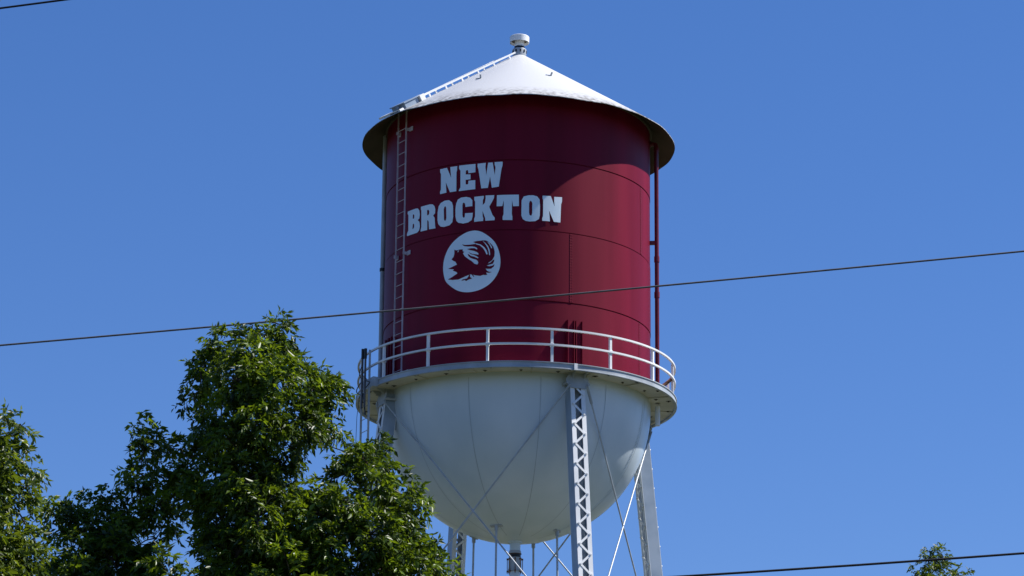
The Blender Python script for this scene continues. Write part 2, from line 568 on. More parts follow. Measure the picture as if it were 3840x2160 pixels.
# roof hatch near the eave, and the pale stiffener beyond it
LAD = -51
mb = MB()
c = cone(LAD, 1.075, 0.018)
td = (cone(LAD, 1.075, 0, 0.02) - cone(LAD, 1.075, 0)).normalized()
rd = (cone(LAD, 1.09, 0) - cone(LAD, 1.075, 0)).normalized()
nd = td.cross(rd).normalized()
if nd.z < 0:
    nd = -nd
mb.box(c, td * 0.34, rd * 0.30, nd * 0.09)
mb.box(c + nd * 0.11, td * 0.38, rd * 0.34, nd * 0.018)
mb.tube([c + td * 0.3 - rd * 0.37 + nd * 0.06, c - td * 0.3 - rd * 0.37 + nd * 0.06], 0.025, 8)
mb.box(c + rd * 0.33 + nd * 0.05, td * 0.06, rd * 0.03, nd * 0.05)
mb.box(cone(LAD, 0.985, 0.022, 0.045), td * 0.22, rd * 0.10, nd * 0.10, 1)
mb.box(cone(LAD, 0.95, 0.022, -0.05), td * 0.10, rd * 0.20, nd * 0.10, 1)
mb.build('roof_hatch', [MCOL, MSTEEL], roof)
mb = MB()
for tg in (-0.062, 0.062):
    mb.bar(cone(LAD, 1.15, 0.006, tg), cone(LAD, 1.185, 0.006, tg), 0.10, 0.05, td)
for q in range(3):
    r = 1.155 + q * 0.012
    mb.bar(cone(LAD, r, 0.012, -0.07), cone(LAD, r, 0.012, 0.07), 0.05, 0.03, rd)
mb.box(cone(LAD - 6.5, 1.135, 0.010), td * 0.34, rd * 0.20, nd * 0.035)
mb.build('eave_plate', MSTEEL, roof)

# --- finial vent
vent = MB()
vent.lathe([(0.050 * S, zw(ZAPEX - 0.05)), (0.055 * S, zw(ZAPEX + 0.020)), (0.052 * S, zw(ZAPEX + 0.027)), (0.0, zw(ZAPEX + 0.028))], 40, 0)
for q in range(10):
    az = q * 36 + 8
    vent.box(P(az, 0.0535, ZAPEX + 0.004), P(az, 0.05, 0, 0.0055) - P(az, 0.05, 0), P(az, 0.0035, 0) - P(az, 0, 0), Vector((0, 0, 0.010 * S)), 1)
vent.lathe([(0.040 * S, zw(ZAPEX + 0.027)), (0.040 * S, zw(ZAPEX + 0.048))], 40, 1)  # black band stands in for the shaded gap between drum and neck
vent.lathe([(0.0355 * S, zw(ZAPEX + 0.047)), (0.0355 * S, zw(ZAPEX + 0.115))], 40, 2)
vo = vent.build('roof_vent', [MGREY, MDARK, MSTEEL], tower, 35)
cap = MB()
cap.lathe([(0.0, zw(ZAPEX + 0.112)), (0.064 * S, zw(ZAPEX + 0.098)), (0.071 * S, zw(ZAPEX + 0.085)), (0.0745 * S, zw(ZAPEX + 0.081)), (0.0755 * S, zw(ZAPEX + 0.127)), (0.072 * S, zw(ZAPEX + 0.131)), (0.0, zw(ZAPEX + 0.140))][1:], 48, 0)
cap.lathe([(0.0, zw(ZAPEX + 0.104)), (0.069 * S, zw(ZAPEX + 0.100)), (0.0725 * S, zw(ZAPEX + 0.082))], 48, 1)
cap.build('vent_cap', [MSTEEL, MUND], vo, 35)

# --- roof ladder
mb = MB()
LH = 0.031
for tg in (-0.062, 0.062):
    pts = [cone(LAD, 0.075 + (0.0 if tg > 0 else 0.09), LH, tg), cone(LAD, 0.97, LH, tg)]
    mb.bar(pts[0], pts[1], 0.055, 0.032, nd)
for q in range(26):
    r = 0.17 + q * 0.0300
    mb.tube([cone(LAD, r, LH, -0.062), cone(LAD, r, LH, 0.062)], 0.013, 6)
for q in range(6):
    r = 0.14 + q * 0.152
    for tg in (-0.062, 0.062):
        mb.bar(cone(LAD, r, LH, tg), cone(LAD, r, 0, tg), 0.06, 0.02, rd)
mb.build('roof_ladder', MSTEEL, tower)

# --- ladder on the tank wall
LW = -57.6
mb = MB()
lz0, lz1 = ZBAL + 0.055, shell_top - 0.02
for tg in (-0.058, 0.058):
    mb.bar(P(LW, 1.028, lz0, tg), P(LW, 1.028, lz1, tg), 0.05, 0.014, P(LW, 1.1, 0) - P(LW, 1, 0))
    for z in (lz0 + 0.006, seams[1] - 0.06, lz1 - 0.16):
        mb.bar(P(LW, 1.04, z, tg * 1.12), P(LW, 0.99 - 0.0, z, tg * 1.12), 0.10, 0.014, Vector((0, 0, 1)))
        mb.box(P(LW, 1.002, z, tg * 1.5), P(LW, 1, 0, 0.022) - P(LW, 1, 0), P(LW, 1.003, 0) - P(LW, 1, 0), Vector((0, 0, 0.07)))
n = int((lz1 - lz0) / 0.093)
for q in range(n):
    z = lz0 + 0.03 + q * 0.093
    mb.tube([P(LW, 1.028, z, -0.058), P(LW, 1.028, z, 0.058)], 0.011, 6)
mb.build('tank_ladder', MLADD, tower)

# --- pipes on the tank wall
mb = MB()
az, r = 84.0, 1.052
zt = ZRIM + 0.005
pts = [P(az, 0.99, zt), P(az, 1.03, zt), P(az, 1.045, zt - 0.004), P(az, r, zt - 0.022), P(az, r, zt - 0.05), P(az, r, ZBAL - 0.03)]
mb.tube(pts, 0.0165 * S, 16)
mb.tube([P(az, 1.0, zt), P(az, 1.012, zt)], 0.026 * S, 16)
for z, l in ((zt - 0.045, 0.012), (on_cyl(2440, 982)[1], 0.022), (on_cyl(2440, 1115)[1], 0.022)):
    mb.tube([P(az, r, z - l), P(az, r, z + l)], 0.0205 * S, 16)
z = on_cyl(2435, 905)[1]
mb.box(P(az, 1.025, z), P(az, 0.03, 0) - P(az, 0, 0), P(az, 1, 0, 0.012) - P(az, 1, 0), Vector((0, 0, 0.014 * S)))
mb.build('overflow_pipe', MRED_P, tower, 40)
mb = MB()
mb.tube([P(az, r, ZBAL - 0.052), P(az, r, ZBAL - 0.20)], 0.018 * S, 16)
mb.build('overflow_outlet', MSTEEL, tower, 40)
mb = MB()
mb.tube([P(-92, 1.021, shell_top - 0.01), P(-92, 1.021, ZBAL - 0.03)], 0.0175 * S, 16)
z = on_cyl(1460, 965)[1]
mb.tube([P(-92, 1.021, z - 0.012), P(-92, 1.021, z + 0.012)], 0.0225 * S, 16, 1)
mb.build('conduit_pipe', [MGREY, MDARK], tower, 40)

# --- bowl
bw = MB()
prof = [(max(0.0, cos(R_(e))) * S, zw(ZBOWL - sin(R_(e)))) for e in list(range(90, 0, -3)) + [0]]
prof[0] = (0.0, zw(ZBOWL - 1))
prof.append((1.0 * S, zw(ZBAL - 0.028)))
bw.lathe(prof, 192)
for q in range(12):                # butt seams between the gores
    az = -50 + 30 * q
    vs, fs = [], []
    for i, e in enumerate(range(0, 82, 2)):
        for s_ in (-1, 1):
            vs.append(P(az, cos(R_(e)) * 1.0012, ZBOWL - sin(R_(e)) * 1.0012, s_ * 0.0020))
        if i:
            a = 2 * i
            fs.append((a - 2, a, a + 1, a - 1))
    bw.add(vs, fs, 1)
# rivets down one gore seam and the cap plate seam
for az_ in (68, 98):
    for i in range(110):
        e = 3 + i * 0.62
        for tg in (-0.008, 0.008):
            c = P(az_, cos(R_(e)) * 1.0, ZBOWL - sin(R_(e)), tg)
            nrm = (c - W(0, 0, ZBOWL)).normalized()
            u = nrm.orthogonal().normalized()
            w = nrm.cross(u)
            bw.add([c + (u * cos(2 * pi * t / 6) + w * sin(2 * pi * t / 6)) * 0.018 for t in range(6)] + [c + nrm * 0.018], [(t, (t + 1) % 6, 6) for t in range(6)])
bowl = bw.build('bowl', [MBOWL, MSEAMB], tower, 40)

# --- balcony ring
bc = MB()
fh = 0.046
lip = 0.012
bc.lathe([(1.002 * S, zw(ZBAL - 0.028)), ((RBAL - 0.01) * S, zw(ZBAL - 0.028))], 192, 0)                      # floor, upper face is hidden from below
bc.lathe([((RBAL - 0.012) * S, zw(ZBAL - 0.030)), (1.0 * S, zw(ZBAL - 0.030))], 192, 1)                        # underside
w0 = RBAL - 0.020
bc.lathe([(w0 * S, zw(ZBAL - fh)), (RBAL * S, zw(ZBAL - fh)), (RBAL * S, zw(ZBAL - fh + 0.006)), ((RBAL - 0.006) * S, zw(ZBAL - fh + 0.009)),
          ((RBAL - 0.006) * S, zw(ZBAL - 0.009)), (RBAL * S, zw(ZBAL - 0.006)), (RBAL * S, zw(ZBAL)), (w0 * S, zw(ZBAL)), (w0 * S, zw(ZBAL - fh))], 224, 0)
for q in range(48):                # bolt heads, drain stains and plate joints of the deck, seen from below
    az = q * 7.5 + 2
    for rr_ in (1.055, 1.14):
        a2 = az + (3.1 if rr_ > 1.1 else 0) + random.uniform(-.8, .8)
        s_ = random.uniform(0.012, 0.024)
        c = P(a2, rr_, ZBAL - 0.0312)
        vs = [c + Vector((cos(2 * pi * t / 10) * s_ * S, sin(2 * pi * t / 10) * s_ * S * 0.8, 0)) for t in range(10)]
        if q % 2 == 0:
            bc.add(vs, [tuple(range(10))[::-1]], 2)
            bc.tube([c, c - Vector((0, 0, 0.03))], 0.03, 8, 2)
for q in range(16):
    az = q * 22.5 + 6
    bc.box(P(az, 1.095, ZBAL - 0.034), P(az, 0.085, 0) - P(az, 0, 0), P(az, 1, 0, 0.003) - P(az, 1, 0), Vector((0, 0, 0.004 * S)), 1)
spl = 20.5
bc.box(P(spl, RBAL + 0.001, ZBAL - fh / 2), P(spl, 0.004, 0) - P(spl, 0, 0), P(spl, 1, 0, 0.012) - P(spl, 1, 0), Vector((0, 0, fh * 0.52 * S)), 3)
balcony = bc.build('balcony', [MGREY, MBALU, MSTAIN, MSTEEL], tower, 30)

# --- railing
RR = 1.180
rl = MB()
RH = 0.243
def circle(r, z, n=144):
    return [P(360 * i / n, r, z) for i in range(n + 1)]
mid = MB()
for b_, z in ((rl, ZBAL + RH), (mid, ZBAL + RH * 0.53)):
    n = 160
    prof = [((RR - 0.0075) * S, zw(z - 0.0065)), ((RR + 0.0075) * S, zw(z - 0.0065)), ((RR + 0.0075) * S, zw(z + 0.0065)), ((RR - 0.0075) * S, zw(z + 0.0065)), ((RR - 0.0075) * S, zw(z - 0.0065))]
    b_.lathe(prof, n)
rl.build('top_rail', MSTEEL, tower, 50)
mid.build('middle_rail', MSTEEL, tower, 50)
post_me = None
for q in range(16):
    az = -10.2 + 22.5 * q
    mb = MB()
    a_, b_ = P(0, RR - 0.009, ZBAL - 0.02), P(0, RR - 0.009, ZBAL + RH)
    mb.bar(a_, b_, 0.075, 0.075, Vector((1, 0, 0)))
    mb.box(P(0, RR - 0.009, ZBAL + RH * 0.53), Vector((0.055, 0, 0)), Vector((0, 0.05, 0)), Vector((0, 0, 0.055)))
    if post_me is None:
        o = mb.build('railing_post', MSTEEL, tower)
        post_me = o
    else:
        o = post_me.copy(); COL.objects.link(o); o.parent = tower
    o.rotation_euler = (0, 0, R_(az))
mb = MB()
mb.bar(P(78, RR - 0.01, ZBAL + RH * 0.5), P(74, 1.06, ZBAL + 0.01), 0.10, 0.02, Vector((0, 0, 1)))
mb.build('railing_brace', MRUST, tower)

# --- the four legs
def rc(z):
    return 1.167 + 0.106 * (3.87 - z)

ZT, ZG = ZBAL - 0.065, -EYE / S
HW, HD = 0.0575, 0.049           # half width across the lacing, half depth across the web

def leg_pt(az, z, dr, tg):
    return P(az, rc(z) + dr, z, tg)

leg_objs = []
for az in LEG_AZ:
    td_ = (P(az, 1, 0, 1) - P(az, 1, 0)).normalized()
    rd_ = (P(az, 2, 0) - P(az, 1, 0)).normalized()
    lg = MB()
    for s_ in (-1, 1):           # two channels, webs outermost, flanges turned inwards
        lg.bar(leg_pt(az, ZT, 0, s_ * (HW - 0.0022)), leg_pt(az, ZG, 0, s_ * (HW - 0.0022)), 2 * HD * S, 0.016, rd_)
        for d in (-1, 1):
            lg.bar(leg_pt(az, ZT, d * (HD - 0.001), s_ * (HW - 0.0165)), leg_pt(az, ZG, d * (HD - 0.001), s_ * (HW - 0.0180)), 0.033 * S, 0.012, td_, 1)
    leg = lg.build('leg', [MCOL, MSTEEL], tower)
    leg_objs.append(leg)
    lc = MB()
    pitch = 0.0735
    z, s_ = ZT - 0.05, -1
    i = 0
    while z - pitch > ZG + 0.1:
        for d in (-1, 1):
            off = d * (HD + 0.002 + (0.0012 if i % 2 else 0))
            a_, b_ = leg_pt(az, z, off, s_ * (HW - 0.018)), leg_pt(az, z - pitch, off, -s_ * (HW - 0.018))
            ext = (b_ - a_).normalized() * 0.04
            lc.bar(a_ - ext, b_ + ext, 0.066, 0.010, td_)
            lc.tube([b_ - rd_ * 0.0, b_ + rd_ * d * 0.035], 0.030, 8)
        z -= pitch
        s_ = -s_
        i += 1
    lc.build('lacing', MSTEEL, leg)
    gp = MB()                    # flared plate at the head of the leg, with its pins
    zc = ZT - 0.045
    poly = [(-0.060, 0.085), (0.060, 0.085), (0.083, 0.035), (0.083, 0.0), (0.068, -0.035), (-0.068, -0.035), (-0.093, 0.0), (-0.093, 0.03)]
    poly = [(a * S, b_ * S) for a, b_ in poly]
    for d in (-1, 1):
        o_ = leg_pt(az, zc, d * (HD + 0.006), 0)
        tilt = (leg_pt(az, zc + 0.1, d * (HD + 0.006), 0) - o_).normalized()
        gp.prism(poly, o_, td_, tilt, rd_ * 0.018)
    for s_ in (-1, 1):
        gp.tube([leg_pt(az, zc, -HD, s_ * 0.080), leg_pt(az, zc, HD + 0.018, s_ * 0.080)], 0.045, 10)
    for s_ in (-1, 1):           # knee plates up to the balcony
        o_ = leg_pt(az, ZT - 0.01, HD * 0.6, s_ * 0.045)
        gp.prism([(-0.25, 0.0), (0.12, 0.0), (0.42, 0.20), (-0.25, 0.20)], o_, rd_, Vector((0, 0, 1)), td_ * 0.018)
    gp.build('gusset_plate', MGREY, leg)
    st = MB()                    # head of the leg, riveted to the shell above the balcony
    z1 = on_cyl(2150, 1206)[1]
    for tc_ in (-0.034, 0.030):
        w_ = 0.024
        o0, o1 = P(az, 1.0, ZBAL - 0.02, tc_), P(az, 1.0, z1, tc_)
        for s_ in (-1, 1):
            st.box((o0 + o1) / 2 + td_ * s_ * w_ * S + rd_ * 0.07, td_ * 0.012, rd_ * 0.09, Vector((0, 0, (z1 - ZBAL + 0.02) / 2 * S)))
        st.box((o0 + o1) / 2 + rd_ * 0.09, td_ * (w_ * S - 0.012), rd_ * 0.010, Vector((0, 0, (z1 - ZBAL + 0.02) / 2 * S - 0.03)))
    st.build('leg_head', MRED, tower)
    ft = MB()
    b0 = leg_pt(az, ZG, 0, 0)
    ft.box((b0.x, b0.y, 0.25), td_ * 0.6, rd_ * 0.6, Vector((0, 0, 0.3)))
    ft.build('footing', MCONC, leg)

# --- sway rods, crossing between neighbouring legs, and the strut ring below the picture
ZR1, ZR2 = 5.252, 3.402
for k in range(4):
    for a_, b_ in ((k, (k + 1) % 4), ((k + 1) % 4, k)):
        s_ = 1 if b_ == (a_ + 1) % 4 else -1
        mb = MB()
        p0 = leg_pt(LEG_AZ[a_], ZR1, 0.062, s_ * 0.072)
        p1 = leg_pt(LEG_AZ[b_], ZR2, -0.028, -s_ * 0.034)
        mb.tube([p0, p1], 0.026, 10)
        d = (p1 - p0).normalized()
        sd = Vector((-d.y, d.x, 0)).normalized()
        mb.bar(p0 - d * 0.06, p0 + d * 0.55, 0.085, 0.03, sd)
        mb.build('sway_rod', MROD, tower, 50)
    mb = MB()
    mb.bar(leg_pt(LEG_AZ[k], ZR2 - 0.03, 0, HW), leg_pt(LEG_AZ[(k + 1) % 4], ZR2 - 0.03, 0, -HW), 0.25, 0.25, Vector((0, 0, 1)))
    mb.build('strut', MSTEEL, tower)

# --- riser
rs_ = MB()
rs_.tube([W(0, 0, ZBOWL - 0.985), W(0, 0, ZG)], 0.0395 * S, 32)
rs_.tube([W(0, 0, ZBOWL - 0.996), W(0, 0, ZBOWL - 1.012)], 0.052 * S, 32)
riser = rs_.build('riser_pipe', MBOWL, tower, 40)
cl = MB()
zb = ZBOWL - 1.0
def zpx(py):                      # height on the tower axis of a photo row
    d = ray(1932, py)
    return d.z / d.y * DIST
z0, z1, z2, z3 = zpx(2066), zpx(2078), zpx(2092), zpx(2138)
cl.tube([W(0, 0, z0), W(0, 0, z1)], [0.0425 * S, 0.0475 * S], 32, 0)
cl.tube([W(0, 0, z1 + 0.002), W(0, 0, z1 - 0.0015)], 0.0482 * S, 32, 2)
cl.tube([W(0, 0, z1), W(0, 0, z2)], 0.043 * S, 32, 1)
cl.tube([W(0, 0, z2), W(0, 0, z3 + 0.02), W(0, 0, z3)], [0.0475 * S, 0.0475 * S, 0.051 * S], 32)
cl.tube([W(0, 0, z3 - 0.001), W(0, 0, z3 - 0.012)], 0.0515 * S, 32)
bolts = []
for q in range(8):
    az = q * 45 + 92
    tbm = MB(); bolts.append(tbm)
    tbm.tube([P(az, 0.056, z2 - 0.012), P(az, 0.056, z3 - 0.03)], 0.012, 6)
    for z in (z2 - 0.012, z3 - 0.012):
        tbm.box(P(az, 0.053, z), P(az, 0.008, 0) - P(az, 0, 0), P(az, 1, 0, 0.005) - P(az, 1, 0), Vector((0, 0, 0.006 * S)))
collar = cl.build('expansion_collar', [MGREY, MDARK, MRUST], tower, 40)
for tbm in bolts:
    tbm.build('tie_bolt', MRUST, collar)
mb = MB()
mb.lathe([(0.0, 0.26), (2.5, 0.25), (2.6, 0.20), (2.6, -0.1)][::-1], 48)
mb.build('riser_base', MCONC, tower, 30)  # unseen base, added for the bright patch it mirrors in the bowl
# --- posts between bowl and ground around the riser
for q in range(4):
    az = -24 + 90 * q
    r = 0.335
    zt = ZBOWL - math.sqrt(1 - r * r)
    mb = MB()
    mb.tube([P(az, r, zt + 0.004), P(az, r + 0.055, ZG)], 0.0080 * S, 12)
    nrm = (P(az, r, zt) - W(0, 0, ZBOWL)).normalized()
    t_ = (P(az, r, zt, 0.1) - P(az, r, zt)).normalized()
    mb.box(P(az, r, zt) + nrm * 0.012, t_ * 0.20, t_.cross(nrm) * 0.06, nrm * 0.014)
    mb.tube([P(az, r, zt - 0.002), P(az, r, zt - 0.038)], 0.0145 * S, 12)
    mb.build('hanger_rod', MROD, tower, 40)

# --- ground ladder with its tall stiles past the balcony
mb = MB()
GL, GR = -63, 1.231
for tg, zt in ((-0.066, ZBAL + 0.24), (0.066, ZBAL + 0.225)):
    mb.bar(P(GL, GR, zt, tg), P(GL, GR, 4.55, tg), 0.062, 0.03, P(GL, 2, 0) - P(GL, 1, 0))
    mb.bar(P(GL, GR, 4.55, tg), P(GL, rc(0) + 0.18, ZG, tg), 0.062, 0.03, P(GL, 2, 0) - P(GL, 1, 0))
z = 4.55
while z < ZBAL - 0.06:
    mb.tube([P(GL, GR, z, -0.066), P(GL, GR, z, 0.066)], 0.013, 6)
    z += 0.093
mb.box(P(GL, 1.205, ZBAL - 0.02, 0.02), P(GL, 0.02, 0) - P(GL, 0, 0), P(GL, 1, 0, 0.10) - P(GL, 1, 0), Vector((0, 0, 0.035 * S)))
mb.build('access_ladder', MGREY, tower)

# --- antenna clamped to the ladder top at the balcony edge
ant = empty('whip_antenna', P(GL, 1.255, ZBAL - 0.05, 0.02))
tag(ant, 'dark twin whip antenna with looped cables at the balcony ladder', 'antenna')
for tg, zt in ((-0.008, ZBAL + 0.245), (0.042, ZBAL + 0.237)):
    mb = MB()
    mb.tube([P(GL, 1.255, ZBAL - 0.20, tg), P(GL, 1.255, zt - 0.06, tg)], 0.034, 10)
    mb.tube([P(GL, 1.255, zt - 0.075, tg), P(GL, 1.255, zt, tg)], 0.046, 10, 1)
    mb.build('whip', [MCABLE, MDARK], ant, 40)
mb = MB()
def arc(z0_, z1_, tg0, bulge, n=10):
    return [P(GL, 1.255, z0_ + (z1_ - z0_) * i / n, tg0 - bulge * sin(pi * i / n)) for i in range(n + 1)]
mb.tube(arc(ZBAL + 0.12, ZBAL + 0.02, -0.015, 0.045), 0.014, 6)
mb.tube(arc(ZBAL - 0.0, ZBAL - 0.10, -0.02, 0.085), 0.016, 6)
mb.tube(arc(ZBAL - 0.01, ZBAL - 0.06, 0.06, -0.06), 0.020, 6)
mb.tube([P(GL, 1.25, ZBAL - 0.09, 0.0), P(GL, 1.25, ZBAL - 0.18, 0.03), P(GL, 1.25, ZBAL - 0.26, 0.05)], 0.022, 6)
mb.tube([P(GL, 1.255, ZBAL - 0.10, -0.05), P(GL, 1.26, ZBAL - 0.25, -0.075), P(GL, 1.26, 4.6, -0.10), P(GL, 1.45, 2.4, -0.14)], 0.009, 6)
mb.build('antenna_cable', MDARK, ant, 60)

# ------------------------------------------------------------------ overhead cables
def cable(name, p0, p1, sag, r, m, label):
    p0, p1 = Vector(p0), Vector(p1)
    pts = []
    e = p1 - p0
    for i in range(81):
        t = 0.5 + (-55 + 110 * i / 80) / e.length
        p = p0 + e * t
        p.z -= sag * 4 * t * (1 - t)
        pts.append(p)
    mb = MB()
    mb.tube(pts, r, 10)
    o = mb.build(name, m, None, 60)
    tag(o, label, 'cable', 'overhead cables')
    return o

cable('overhead_cable', at(0, 1295, 69), at(3840, 942, 69), 0.035, 0.0235, MCABLE, 'grey overhead cable crossing in front of the maroon tank')
cable('overhead_cable', at(2583, 2160, 36), at(3840, 2074.7, 36), 0.006, 0.0152, MCABLE2, 'thick black cable crossing the small treetop at lower right')
cable('overhead_cable', at(0, 31, 36), at(236, 0, 36), 0.0, 0.0135, MCABLE2, 'short stretch of dark cable in the sky at upper left corner')

# ------------------------------------------------------------------ trees
def leaves_mesh(name, centres, radii_, n_spray, leaf, m, parent, tint_bias, seed):
    """sprays of narrow drooping leaflets on twigs through the lobes of a crown; one mesh"""
    g_ = np.random.default_rng(seed)
    C_, Rr = np.array(centres), np.array(radii_)
    ns = np.array(n_spray)
    idx = np.repeat(np.arange(len(C_)), ns)
    n = len(idx)
    # branchlet ends first, then sprays bunched round them
    nb = np.maximum(2, ns // 9)
    off_ = np.concatenate([[0], np.cumsum(nb)])
    bi = np.repeat(np.arange(len(C_)), nb)
    bd = g_.normal(size=(len(bi), 3)); bd /= np.linalg.norm(bd, axis=1)[:, None]
    bp = C_[bi] + bd * (Rr[bi] * (0.35 + 0.70 * g_.random(len(bi)) ** 0.5))[:, None]
    bt = g_.normal(0, 0.20, len(bi))
    pick = off_[idx] + (g_.random(n) * nb[idx]).astype(int)
    base = bp[pick] + g_.normal(size=(n, 3)) * 0.07
    d = base - C_[idx]
    d /= np.linalg.norm(d, axis=1)[:, None] + 1e-6
    ax = d * 0.6 + (base - bp[pick]) * 5.0 + g_.normal(size=(n, 3)) * 0.35 + np.array([0, 0, 0.10])
    ax /= np.linalg.norm(ax, axis=1)[:, None]
    ln_ = g_.uniform(1.3, 2.2, n) * leaf
    tb = np.clip(g_.normal(0.45, 0.20, n) + bt[pick] + np.array(tint_bias)[idx], 0, 1)
    K = 9
    j = np.arange(K)
    t = (0.15 + 0.85 * (j // 2 + 0.5 * (j % 2)) / (K / 2))
    t = np.minimum(t, 1.0)
    side = np.where(j % 2 == 0, 1.0, -1.0); side[-1] = 0
    droop = np.array([0, 0, -1.0])
    pos = base[:, None, :] + ax[:, None, :] * (ln_[:, None] * t[None, :])[..., None] + droop * (ln_[:, None] * (t[None, :] ** 2) * 0.45)[..., None]
    sidev = np.cross(ax, np.tile([0, 0, 1.0], (n, 1)) + g_.normal(size=(n, 3)) * 0.5)
    sidev /= np.linalg.norm(sidev, axis=1)[:, None] + 1e-9
    ld = ax[:, None, :] * 0.55 + sidev[:, None, :] * side[None, :, None] * 0.85 + droop * g_.uniform(0.15, 0.75, (n, K))[..., None] + g_.normal(size=(n, K, 3)) * 0.28
    ld /= np.linalg.norm(ld, axis=2)[..., None]
    wd = np.cross(ld, np.cross(sidev, ax)[:, None, :] + g_.normal(size=(n, K, 3)) * 0.7)
    wd /= np.linalg.norm(wd, axis=2)[..., None] + 1e-9
    nn = np.cross(wd, ld)
    L_ = leaf * (g_.uniform(0.6, 1.2, (n, K)) * g_.uniform(0.75, 1.25, (n, 1)))[..., None]
    Wd = L_ * g_.uniform(0.16, 0.23, (n, K))[..., None]
    v0 = pos
    v2 = pos + ld * L_ + nn * L_ * -0.10
    mid_ = pos + ld * L_ * 0.42
    v1 = mid_ + wd * Wd + nn * Wd * 0.35
    v3 = mid_ - wd * Wd + nn * Wd * 0.35
    V = np.stack([v0, v1, v2, v3], axis=2).reshape(-1, 3)
    nl = n * K
    q = np.arange(nl) * 4
    F = np.stack([q, q + 1, q + 2, q, q + 2, q + 3], axis=1).reshape(-1)
    me = bpy.data.meshes.new(name)
    me.vertices.add(nl * 4); me.vertices.foreach_set('co', V.astype(np.float32).ravel())
    me.loops.add(nl * 6); me.loops.foreach_set('vertex_index', F.astype(np.int32))
    me.polygons.add(nl * 2)
    me.polygons.foreach_set('loop_start', (np.arange(nl * 2) * 3).astype(np.int32))
    me.polygons.foreach_set('loop_total', np.full(nl * 2, 3, np.int32))
    at_ = me.attributes.new('tint', 'FLOAT', 'FACE')
    tl = np.clip(tb[:, None] + g_.normal(0, 0.16, (n, K)), 0, 1).reshape(-1)
    at_.data.foreach_set('value', np.repeat(tl, 2).astype(np.float32))
    me.materials.append(m)
    me.update(calc_edges=True)
    o = bpy.data.objects.new(name, me)
    COL.objects.link(o)
    o.parent = parent
    o.matrix_parent_inverse = parent_inv(parent)
    return bp, C_[bi], bd


def tree(name, label, base_xy, blobs, dist, dens_, leaf, m, hidden, seed, trunk_r, group, fork_z):
    """blobs: (x, y, r, depth) in 2576-wide photo pixels, depth in metres from dist; hidden: (x, y, z, r) metres for the crown below the picture"""
    rr_ = random.Random(seed)
    t = empty(name, (base_xy[0], base_xy[1], 0))
    tag(t, label, 'tree', group)
    cs, rs__, ns, tb = [], [], [], []
    for b_ in blobs:
        x, y, r, dz = b_[:4]
        k_ = b_[4] if len(b_) > 4 else 1.0
        p = at(x * 1.49068, y * 1.49068, dist + dz)
        rad = max(r - 20.0, 0.38 * r) * 1.49068 / FPX * (dist + dz)
        cs.append(p); rs__.append(rad)
        ns.append(max(7, int(dens_ * k_ * (r * 1.49068 / FPX * (dist + dz)) ** 2.15)))
        tb.append(rr_.uniform(-0.16, 0.16))
    nv = len(cs)
    for x, y, z, r in hidden:
        cs.append(Vector((x, y, z))); rs__.append(r); ns.append(int(dens_ * 0.28 * r ** 2.0)); tb.append(0)
    base, cc, dd = leaves_mesh('crown', cs, rs__, ns, leaf, m, t, tb, seed)
    # trunk and limbs: each lobe hangs from the nearest point of the wood already built
    wd = MB()
    root = Vector((base_xy[0], base_xy[1], 0))
    fork = Vector((base_xy[0] + rr_.uniform(-.2, .2), base_xy[1], fork_z))
    wd.tube([root - Vector((0, 0, .1)), root + Vector((0.02, 0, 0.5)), root.lerp(fork, .5) + Vector((0.12, 0.05, 0)), fork], [trunk_r * 1.5, trunk_r * 1.1, trunk_r * .95, trunk_r * .8], 14)
    nodes = [(fork, trunk_r * 0.75)]
    order = sorted(range(len(cs)), key=lambda i: (cs[i] - fork).length)
    for i in order:
        best = min(nodes, key=lambda nd_: (nd_[0] - cs[i]).length + (0.8 if nd_[0].z > cs[i].z + .2 else 0))
        p0, r0 = best
        v = cs[i] - p0
        mid1 = p0 + v * .35 + Vector((rr_.uniform(-.08, .08), rr_.uniform(-.08, .08), rr_.uniform(0.0, .10))) * v.length
        mid2 = p0 + v * .7 + Vector((rr_.uniform(-.08, .08), rr_.uniform(-.08, .08), rr_.uniform(0.0, .08))) * v.length
        r1 = max(0.014, r0 * 0.72)
        wd.tube([p0, mid1, mid2, cs[i]], [r0 * .9, r0 * .85, r1, r1 * .9], 7, 0, False)
        nodes.append((mid1, r0 * .85)); nodes.append((mid2, r1)); nodes.append((cs[i], r1 * .9))
    # twigs to a share of the sprays
    n = len(base)
    for i in range(0, n):
        a_, b_ = Vector(cc[i]), Vector(base[i])
        v = b_ - a_
        mid_ = a_ + v * .5 + Vector((rr_.uniform(-.1, .1), rr_.uniform(-.1, .1), rr_.uniform(-.02, .14))) * v.length
        wd.tube([a_, mid_, b_], [0.014, 0.009, 0.005], 4, 0, False)
    wd.build('trunk', MBARK, t, 60)
    return t


